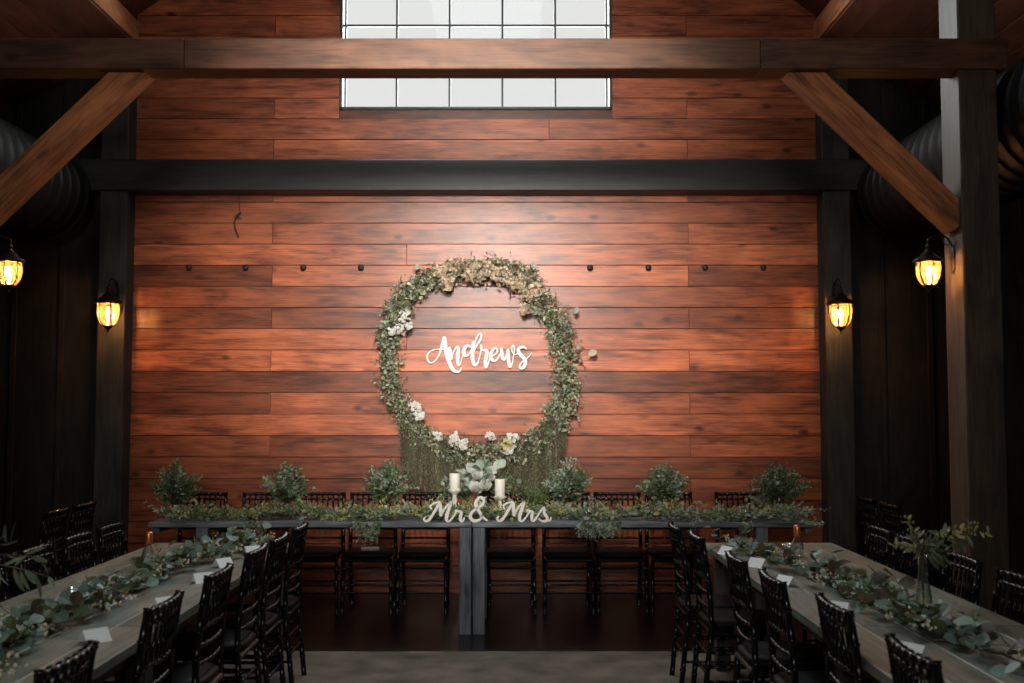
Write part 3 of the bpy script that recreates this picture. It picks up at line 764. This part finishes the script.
for x, y, R_, fr in ((404,316,.055,.018),(400,330,.05,.018),(392,331,.035,.016),(409,326,.03,.018),(416,408,.055,.020),(420,416,.045,.02),(455,440,.05,.022),(462,444,.05,.022),(512,440,.05,.022),(508,449,.04,.02),(490,436,.04,.018),(437,436,.04,.018)):
    m_ = MB(); cluster(m_, onY(x, y, WYF-.10), R_*1.1, 34, fr*.8, WHITE, rr); rel(m_).build('white_blossom', M['petal'], wr)
m_ = MB(); cluster(m_, onY(507,444,WYF-.12), .045, 24, .02, [(.70,.66,.30),(.62,.62,.30)], rr); rel(m_).build('yellow_blossom', M['petal'], wr)
m_ = MB(); a = onY(576,357,WYF-.02); b_ = onY(588,355,WYF-.04); stm.tube([a, b_], .002, 4); m_.leaf(b_, (1,0,.5), (0,-1,0), .085, .062, (.62,.58,.46))
for x, y in ((416,270),(411,300),(534,270),(574,314)): m_.leaf(onY(x,y,WYF-.06), rv(rr)+V((0,0,.3)), (0,-1,0), .07, .05, mixc(rr, SILV))
rel(m_).build('loose_leaf', M['petal'], wr)
rel(stm).build('twigs', M['stem'], wr)

# head-table garland
rh = random.Random(21); gm = empty('table_garland', (-.25, 7.95, HZ), 0, 'leafy garland running the whole length of the head table', 'garland'); go = gm.location.copy()
lf = MB(); stm = MB(); x = -2.50
core = []
while x < 2.15:
    core.append(V((x, 7.92 + .05*math.sin(x*3.1), HZ + .022 + .008*math.sin(x*7)))); x += .08
stm.tube(core, .007, 6)
for c in core:
    px_ = 512 + c.x*F/8
    mid = abs(c.x-JX) < .62
    for k_ in range(12 if not mid else 12):
        d = V((rh.choice((-1,1))*rh.uniform(.5,1), rh.uniform(-.8,.5), rh.uniform(-.02,.7)))
        cols = rh.choice((SILV, GREEN, YEL)) if mid else (rh.choice((SILV, GREEN, GREEN, YEL)) if c.x < 0 else rh.choice((SILV, SILV, GREEN, YEL)))
        p = c + V((rh.uniform(-.05,.05), rh.uniform(-.14,.12), rh.uniform(-.005,.03)))
        if mid: p.y += .05
        sprig(lf, stm, p, d, rh.uniform(.09,.17), rh.randrange(7,11), .045, .022, cols, rh, .03)
# taller pale sprigs round the signs
for x0, y0, h_ in ((437,497,.16),(443,500,.12),(430,508,.1),(503,503,.12),(515,508,.12),(497,500,.10),(549,510,.11),(560,512,.08),(472,504,.12),(462,505,.1),(310,508,.1),(600,508,.1),(655,505,.12),(662,503,.12),(720,508,.09),(765,505,.09),(275,508,.10),(235,512,.06)):
    X = (x0-512)*8.0/F
    for _ in range(6): sprig(lf, stm, V((X+rh.uniform(-.03,.03), 8.0+rh.uniform(-.05,.08), HZ+.02)), V((rh.uniform(-.4,.4), rh.uniform(-.2,.2), 1)), h_*rh.uniform(.7,1.1), 10, .030, .016, YEL if 425 < x0 < 565 else rh.choice((SILV, GREEN)), rh, 0)
# drops over the front edge
for x0, dl, n_ in ((367,.13,16),(372,.10,12),(596,.09,16),(590,.11,16),(604,.10,14),(612,.09,10),(263,.06,6),(258,.12,5),(745,.08,4),(812,.03,6),(582,.10,8),(360,.05,8)):
    X = (x0-512)*7.66/F
    for _ in range(n_): sprig(lf, stm, V((X+rh.uniform(-.05,.05), HY0-.015-rh.random()*.03, HZ+.02)), V((rh.uniform(-.35,.35), -.35, -.8)), dl*rh.uniform(.6,1.3), 8, .034, .02, rh.choice((SILV, SILV, GREEN)), rh, .3)
def lift(m, z):
    for i, v in enumerate(m.v):
        if v[2] < z + .002 and v[1] > HY0 - .012: m.v[i] = (v[0], v[1], z + .002)
lift(lf, HZ); lift(stm, HZ)
tag(rel(lf, go).build('foliage', M['leaf'], gm)); rel(stm, go).build('twigs', M['stem'], gm)

# bouquets on the head table
def bouquet(x, y, z, w_, h_, vase_h, label, seed, cols, lean=0, extra=None, vx=None):
    r = random.Random(seed); o = empty('flower_arrangement', (x, y, z), 0, label, 'flower arrangement', 'greenery arrangements along the head table')
    mb = MB(); vh = vase_h
    mb.lathe([(.020,0),(.026,.004),(.027,vh*.45),(.020,vh*.7),(.016,vh*.8),(.021,vh),(.017,vh),(.013,vh*.8)], n=18); mb.build('vase', M['ceramic'], o, True)
    lf = MB(); stm = MB(); top = V((0,0,vh))
    for k_ in range(int(95*max(1,w_/.42))):
        a = r.uniform(0, 2*math.pi); e = r.random()**.8
        d = V((math.cos(a)*e*w_*.55 + lean*.1, math.sin(a)*e*w_*.35, h_*(1.05-.55*e*e)*r.uniform(.75,1.05)))
        L = d.length; c = r.choice(cols)
        # bare stem then leafy head
        m_ = top.lerp(top+d, .38); stm.tube([V((0,0,vh*.7)), m_], .0016, 4)
        if r.random() < .28: d = d*r.uniform(1.1,1.35); m_ = top + d*.35
        big = r.random() < .25
        if big: sprig(lf, stm, m_, d, L*.6, 7, .045, .034, SILV, r, .02)
        else: sprig(lf, stm, m_, d, L*.62, 13, .040, .017, c, r, .03)
    for k_ in range(160):
        a = r.uniform(0,6.28); lf.leaf(V((math.cos(a)*.06, math.sin(a)*.06, vh+r.uniform(.02,.16))), V((math.cos(a), math.sin(a), r.uniform(-.3,.9))), rv(r), .05, .022, mixc(r, GREEN))
    if extra: extra(lf, stm, r, top)
    lf.build('foliage', M['leaf'], o); stm.build('stems', M['stem'], o); return o
DG = [(.055,.10,.045),(.09,.145,.065),(.13,.19,.09),(.17,.22,.12)]
arr = [(177,.37,.29,'leftmost on the head table, in a white vase'),(288,.36,.30,'second from the left on the head table, with a pale centre'),(387,.40,.32,'left of the candles, dark and broad'),
       (568,.38,.31,'right of the Mrs sign, in a white vase'),(664,.38,.29,'second from the right, round and dense'),(777,.46,.30,'rightmost, wide with round leaves low on its left')]
for i, (px_, w_, h_, s_) in enumerate(arr):
    X = (px_-512)*8.15/F
    ex = None
    if i == 5:
        def ex(lf, stm, r, top):
            for _ in range(6): sprig(lf, stm, top+V((-.05,0,.03)), V((-1,-.3,.25)), .20, 6, .05, .045, SILV, r, .08)
            for _ in range(3): sprig(lf, stm, top+V((.05,0,.08)), V((1,-.1,.5)), .24, 12, .03, .012, GREEN, r, .0)
    if i == 0:
        def ex(lf, stm, r, top):
            for _ in range(3): sprig(lf, stm, top+V((.05,0,.12)), V((.8,-.1,.7)), .18, 14, .024, .012, [(.45,.40,.30),(.4,.42,.33)], r, .0)
    bouquet(X, 8.17, HZ, w_, h_, .085, 'leafy green arrangement, ' + s_, 40+i, [GREEN, DG, DG, SILV if i in (1,3) else GREEN, SILV], 0, ex)
# centre bouquet with white roses
r = random.Random(77); X = (482-512)*8.12/F
cb = empty('flower_arrangement', (X, 8.12, HZ), 0, 'centre bouquet of white roses and silver round leaves between the two candles', 'flower arrangement')
mb = MB(); mb.lathe([(.03,0),(.042,.01),(.045,.08),(.034,.13),(.038,.15),(.030,.15),(.027,.13)], n=20); mb.build('vase', M['ceramic'], cb, True)
lf = MB(); stm = MB(); fl = []
for k_ in range(60):
    a = r.uniform(0,6.28); e = r.random(); d = V((math.cos(a)*.33*e, math.sin(a)*.16*e, .06+.26*(1-e*.6)*r.uniform(.7,1)))
    stm.tube([(0,0,.12), V((0,0,.13))+d*.4], .002, 4)
    if r.random() < .5: sprig(lf, stm, V((0,0,.13))+d*.35, d, d.length*.62, 7, .06, .05, SILV + [(.55,.58,.50)], r, .04)
    else: sprig(lf, stm, V((0,0,.13))+d*.35, d, d.length*.65, 12, .045, .018, GREEN, r, .04)
for _ in range(16): lf.leaf(V((r.uniform(-.12,.12), -.13, r.uniform(.20,.38))), rv(r)+V((0,-.2,.3)), V((r.uniform(-.5,.5),-1,r.uniform(0,.6))), .085, .07, mixc(r, [(.50,.56,.48),(.42,.50,.42),(.60,.64,.58),(.22,.32,.22)]))
for _ in range(14): sprig(lf, stm, V((-.06,-.03,.17)), V((-1,-.2,r.uniform(-.1,.5))), .24, 7, .06, .042, SILV+DG, r, .05)
for _ in range(9): sprig(lf, stm, V((.06,-.03,.2)), V((1,-.2,r.uniform(.1,.7))), .22, 10, .045, .022, GREEN, r, .05)
lf.build('foliage', M['leaf'], cb); stm.build('stems', M['stem'], cb)
for dx, dy, dz, R_ in ((-.05,-.15,.22,.046),(.03,-.16,.23,.052),(-.03,-.12,.30,.042),(.07,-.12,.29,.036)):
    m_ = MB(); rose(m_, (dx,dy,dz), R_, WHITE, r); m_.build('rose', M['petal'], cb)
# small round topiary plant right of the candles
tp = empty('potted_plant', ((535-512)*8.2/F, 8.2, HZ), 0, 'small bright green bushy plant between the centre candles and the next arrangement', 'plant')
mb = MB(); mb.lathe([(.03,0),(.04,.06),(.043,.065),(.038,.065)], n=18); mb.build('pot', M['ceramic'], tp, True)
lf = MB(); stm = MB()
for _ in range(60):
    d = rv(r); d.normalize(); d.z = abs(d.z)*.9+.1; sprig(lf, stm, (0,0,.06), V((d.x*.8, d.y*.8, d.z+.25)), r.uniform(.12,.19), 12, .022, .012, [(.12,.24,.07),(.17,.31,.10),(.08,.17,.05)], r)
lf.build('foliage', M['leaf'], tp); stm.build('stems', M['stem'], tp)
# candles
def candle(px_, ytop, ybot, lab, lab2):
    Y = 8.0; X = (px_-512)*Y/F; zt = onY(px_, ytop, Y).z; zb = onY(px_, ybot, Y).z
    ho = empty('candle_holder', (X, Y, HZ), 0, lab2, 'candle holder'); h_ = zb-HZ
    mb = MB(); mb.lathe([(.036,0),(.040,.01),(.022,.02),(.014,.035),(.020,h_*.4),(.012,h_*.5),(.022,h_*.62),(.014,h_*.72),(.018,h_*.82),(.040,h_*.9),(.046,h_*.93)], n=20); mb.build('stem', M['holder'], ho, True)
    mb = MB(); mb.lathe([(.046,h_*.93),(.048,h_*.96),(.048,h_-.001),(.030,h_-.0005)], n=24); mb.build('plate', M['holder'], ho, True)
    co = empty('pillar_candle', (X, Y, zb), 0, lab, 'candle'); h2 = zt-zb
    mb = MB(); mb.lathe([(.037,0),(.038,.003),(.038,h2-.004),(.035,h2),(.012,h2-.003)], n=26); wx_ = mb.build('wax', M['candle'], co, True)
    mb = MB(); mb.tube([(0,0,h2-.004),(.001,0,h2+.006),(.003,0,h2+.012)], .0012, 6); mb.build('wick', M['cord'], wx_)
candle(455, 473.5, 489, 'ivory pillar candle on the taller holder, above the word Mr', 'taller turned whitewashed candle holder behind the word Mr')
candle(500, 479, 496.5, 'ivory pillar candle on the shorter holder, above the word Mrs', 'shorter turned whitewashed candle holder behind the word Mrs')
# votive glasses
def votive(p, lab, mat='glass', s_=1.0, wax=True):
    o = empty('votive_glass', p, 0, lab, 'candle glass')
    mb = MB(); mb.lathe([(.024*s_,0),(.030*s_,.004),(.033*s_,.07*s_),(.031*s_,.07*s_),(.028*s_,.008),(.004,.007)], n=20); mb.f = mb.f[:-1]; mb.build('cup', M[mat], o, True)
    if wax: mb = MB(); mb.lathe([(.024*s_,.009),(.024*s_,.028*s_),(.004,.029*s_)], n=16); mb.build('wax', M['candle'], o, True)
votive(((586-512)*7.82/F, 7.82, HZ), 'small clear votive glass on the head table right of the Mrs sign')
votive(((742-512)*7.85/F, 7.85, HZ), 'small clear votive glass on the right half of the head table')

# folded paper on a seat
mb = MB(); mb.box(-.07,-.05,0,.07,.05,.004,.001); mb.add([(-.072,-.052,.012),(.068,-.05,.006),(.07,.05,.018),(-.07,.05,.022)], [(0,1,2,3)]); mb.box(-.066,-.048,.005,.066,.046,.009,.001)
o = mb.build('folded_paper', M['paper']); o.location = ((371-512)*8.5/F, 8.55, .4875); o.rotation_euler = (0,0,.2)
tag(o, 'folded pale paper lying on the seat left of the table middle', 'paper')

# ------------------------------------------------------------------ long-table garlands
cards = [  # px, py, side label
 (186.5,548,-1,'left'),(252,549.5,1,'left'),(223,562,1,'left'),(115,577.5,-1,'left'),(63.5,599,-1,'left'),(165.5,601.5,1,'left'),(203,577,1,'left'),(95,634.5,1,'left'),
 (727.5,550,1,'right'),(758,562,1,'right'),(818,563.5,-1,'right'),(786,580,1,'right'),(876,582.5,-1,'right'),(838,606.5,1,'right'),(937,612,-1,'right'),(913,649.5,1,'right'),(1019,646,-1,'right')]
CP = [onZ(c[0], c[1], TZ+.02) for c in cards]
def near_card(q, rad=.085):
    for c in CP:
        d = V((c.x, c.y, 0)).normalized()
        for k_ in (0, .07, .14, .21):
            if ((q.x-c.x+d.x*k_)**2 + (q.y-c.y+d.y*k_)**2)**.5 < rad: return True
    return False
def runner(path, label, seed):
    r = random.Random(seed); P = spline([V((x, y, TZ+.02)) for x, y in path], 10)
    o = empty('table_garland', (P[0].x, (P[0].y+P[-1].y)/2, TZ), 0, label, 'garland'); og = o.location.copy()
    lf = MB(); stm = MB(); br = MB()
    stm.tube([p + V((r.uniform(-.02,.02),0,r.uniform(0,.01))) for p in P], .006, 6)
    for p in P:
        for _ in range(r.choice((1,2,2))):
            d = V((r.uniform(-1,1)*.6, r.choice((-1,1))*r.uniform(.3,1), r.uniform(.0,.4)))
            q0 = p + V((r.uniform(-.1,.1), r.uniform(-.04,.04), r.uniform(0,.02))); L = r.uniform(.10,.18); seg = 5; q = q0; dd = d.normalized(); pts = [q0]
            for i in range(seg): dd = (dd + rv(r,.15)).normalized(); q = q + dd*L/seg; pts.append(q)
            stm.tube(pts, [.002,.002,.0018,.0015,.0012,.001], 4)
            for i in range(5):
                a = pts[min(i+1,seg)]
                if near_card(a): continue
                sd = V((r.uniform(-1,1), r.uniform(-1,1), r.uniform(-.1,.6))).normalized(); s_ = r.uniform(.7,1.25)
                lf.leaf(a, sd, V((r.uniform(-.6,.6), r.uniform(-.9,.3), 1)), .062*s_, .056*s_, mixc(r, DOLLAR, .15), .08, r.uniform(-.05,.15))
        if r.random() < .5:
            for _ in range(2):
                d = V((r.uniform(-1,1), r.uniform(-1,1), r.uniform(.1,.8)))
                if near_card(p, .15): continue
                sprig(lf, stm, p+V((r.uniform(-.08,.08),0,.01)), d, .12, 8, .045, .013, GREEN, r)
        if r.random() < .75:
            c = p + V((r.uniform(-.13,.13), r.uniform(-.05,.05), .03))
            if near_card(c, .12): continue
            t = V((r.uniform(-.5,.5), 1, .1)).normalized()
            for j in range(r.randrange(8,18)):
                br.ball(c + t*(j*.012) + rv(r,.016), r.uniform(.0045,.0078), 6, 4, mixc(r, [(.85,.78,.60),(.9,.88,.80),(.7,.6,.38)]))
    for m in (lf, stm, br): m.v = [(v[0], v[1], max(v[2], TZ+.003)) for v in m.v]
    rel(lf, og).build('foliage', M['leaf'], o); rel(stm, og).build('twigs', M['stem'], o); rel(br, og).build('pale_berries', M['petal'], o, True)['kind'] = 'stuff'
runner([(-1.60,6.62),(-1.62,6.2),(-1.76,5.7),(-1.80,5.1),(-1.74,4.6),(-1.80,4.1),(-1.72,3.6),(-1.66,3.1),(-1.7,2.6)], 'loose eucalyptus garland with pale berries on the left long table', 5)
runner([(1.30,6.45),(1.38,6.0),(1.50,5.5),(1.52,5.0),(1.54,4.5),(1.58,4.0),(1.66,3.5),(1.68,3.1),(1.66,2.6)], 'loose eucalyptus garland with pale berries on the right long table', 6)

# place cards
def card_mesh():
    mb = MB(); w_, h_, t_ = .095, .046, .0012
    for s in (-1,1):
        mb.add([(-w_/2, s*.038, 0), (w_/2, s*.038, 0), (w_/2, 0, h_), (-w_/2, 0, h_), (-w_/2, s*(.038-t_*2), 0), (w_/2, s*(.038-t_*2), 0), (w_/2, 0, h_-t_*2), (-w_/2, 0, h_-t_*2)],
               [(0,1,2,3),(4,7,6,5),(0,4,5,1),(0,3,7,4),(1,5,6,2)])
    return mb
c0 = None
cl = ['farthest, across the greenery','at the far corner beside the aisle chairs','seen over the fourth nearest chair back','on the wall side halfway along','on the wall side close to the photo edge','seen over the second nearest chair back','seen over the third nearest chair back','nearest the camera',
      'farthest away','behind the fourth chair back','farthest on the wall side','beside the third chair back','wall side, behind round leaves','seen over the second nearest chair back','just right of the vase','behind the nearest chair back','at the right photo edge']
for (px_, py_, s_, sd), lb in zip(cards, cl):
    p = onZ(px_, py_, TZ+.025); x = p.x
    rz = (math.radians(48))*(1 if (s_ > 0) == (sd == 'left') else -1) + R.uniform(-.25,.25)
    o = card_mesh().build('place_card', M['card']) if c0 is None else c0.copy()
    if c0 is None: c0 = o
    else: COL.objects.link(o)
    on_leaf = .0
    o.location = (p.x, p.y, TZ+.0005); o.rotation_euler = (0,0,rz)
    tag(o, f'white place card on the {sd} table, {lb}', 'place card', f'place cards on the {sd} long table')

# copper-topped bottles
def bottle(p, lab):
    o = empty('glass_bottle', p, 0, lab, 'bottle')
    mb = MB(); mb.lathe([(.030,0),(.036,.006),(.037,.055),(.030,.085),(.016,.11),(.0145,.15),(.012,.15),(.0135,.11),(.028,.084),(.034,.055),(.033,.01),(.004,.008)], n=22); mb.f = mb.f[:-1]; mb.build('bottle_body', M['glass'], o, True)
    mb = MB(); mb.lathe([(.018,.118),(.0195,.122),(.0195,.172),(.017,.18),(.004,.182)], n=20); mb.build('copper_top', M['copper'], o, True)
p = onZ(148.5, 566, TZ); bottle((p.x, p.y, TZ), 'clear glass bottle with a copper top on the left long table')
p = onZ(797.5, 557, TZ); bottle((p.x, p.y, TZ), 'clear glass bottle with a copper top on the right long table')
p = onZ(74, 604, TZ); votive((p.x, p.y, TZ), 'clear votive glass among the leaves of the left long table', 'glass', 1.0)
p = onZ(786, 556, TZ); votive((p.x, p.y, TZ), 'clear votive glass beside the bottle on the right long table', 'glass', 1.0)
p = onZ(921, 622, TZ); votive((p.x-.01, p.y-.03, TZ), 'brown tinted votive glass in front of the tall vase', 'brownglass', 1.0, False)

# tall glass vases with branches
def branch_vase(x, y, label, seed, specs, hgt=.235):
    r = random.Random(seed); o = empty('glass_vase', (x, y, TZ), 0, label, 'vase')
    mb = MB(); mb.lathe([(.030,0),(.037,.006),(.036,.04),(.027,.10),(.020,.16),(.017,.20),(.021,hgt),(.018,hgt),(.0145,.20),(.017,.16),(.024,.10),(.032,.04),(.030,.012),(.004,.010)], n=22); mb.f = mb.f[:-1]; mb.build('vase_body', M['glass'], o, True)
    b = empty('branches', (x, y, TZ+.03), 0, label.replace('clear glass vase holding', 'cut').split(' on ')[0] + ', standing in the vase', 'branches'); bo = V((x, y, TZ+.03))
    lf = MB(); stm = MB(); fl = MB()
    for (dx, dy, dz, L, n, kind) in specs:
        base = V((0,0,.0)); top = V((0,0,hgt-.03)); tip = top + V((dx,dy,dz))
        pts = spline([base, top, top.lerp(tip,.5)+V((0,0,abs(dx)*.15)), tip], 6); stm.tube(pts, .0018, 5)
        k0 = len(pts)//3
        for i in range(n):
            t = k0 + (len(pts)-1-k0)*(.25+.75*i/(n-1)) ; a = pts[min(int(t), len(pts)-1)]
            ax = (tip-top).normalized(); sd = ax.cross(rv(r)).normalized()
            if kind == 'leaf': lf.leaf(a, ax*.5+sd+V((0,0,-.45)), rv(r)+V((0,-.4,.4)), .085*r.uniform(.7,1.1), .02, mixc(r, [(.16,.20,.12),(.22,.26,.17),(.12,.15,.09)]), .1, .15)
            else:
                for _ in range(2): fl.ball(a+rv(r,.016), (.005,.005,.007), 6, 4, mixc(r, [(.34,.33,.14),(.42,.40,.2)]))
                lf.leaf(a, ax*.5+sd, rv(r), .035, .014, mixc(r, YEL, .1))
    lf.build('leaves', M['leaf'], b); stm.build('stems', M['stem'], b); fl.build('buds', M['petal'], b, True)['kind'] = 'stuff'
    return o
p = onZ(924, 612, TZ)
branch_vase(p.x, p.y, 'clear glass vase holding olive branches on the right long table', 8,
  [(-.03,-.03,.07,0,9,'leaf'),(.06,.0,.05,0,10,'leaf'),(.09,-.03,.0,0,8,'leaf'),(-.07,.02,.03,0,9,'bud'),(-.06,0,.15,0,9,'bud'),(.03,.02,.10,0,9,'leaf'),
   (.20,.04,.08,0,9,'leaf'),(.24,.03,.12,0,9,'bud'),(.29,.03,.09,0,10,'bud'),(-.12,.0,.04,0,8,'bud'),(.19,.03,.06,0,8,'leaf'),(.02,-.05,.02,0,8,'leaf')])
branch_vase(-1.93, 3.62, 'clear glass vase holding leafy branches on the left long table', 9,
  [(.25,.0,.14,0,12,'leaf'),(.30,.0,.05,0,12,'leaf'),(.33,.02,.09,0,12,'leaf'),(.36,.05,.02,0,9,'leaf'),(-.1,0,.12,0,9,'leaf'),(.1,.1,.15,0,9,'leaf')], .26)
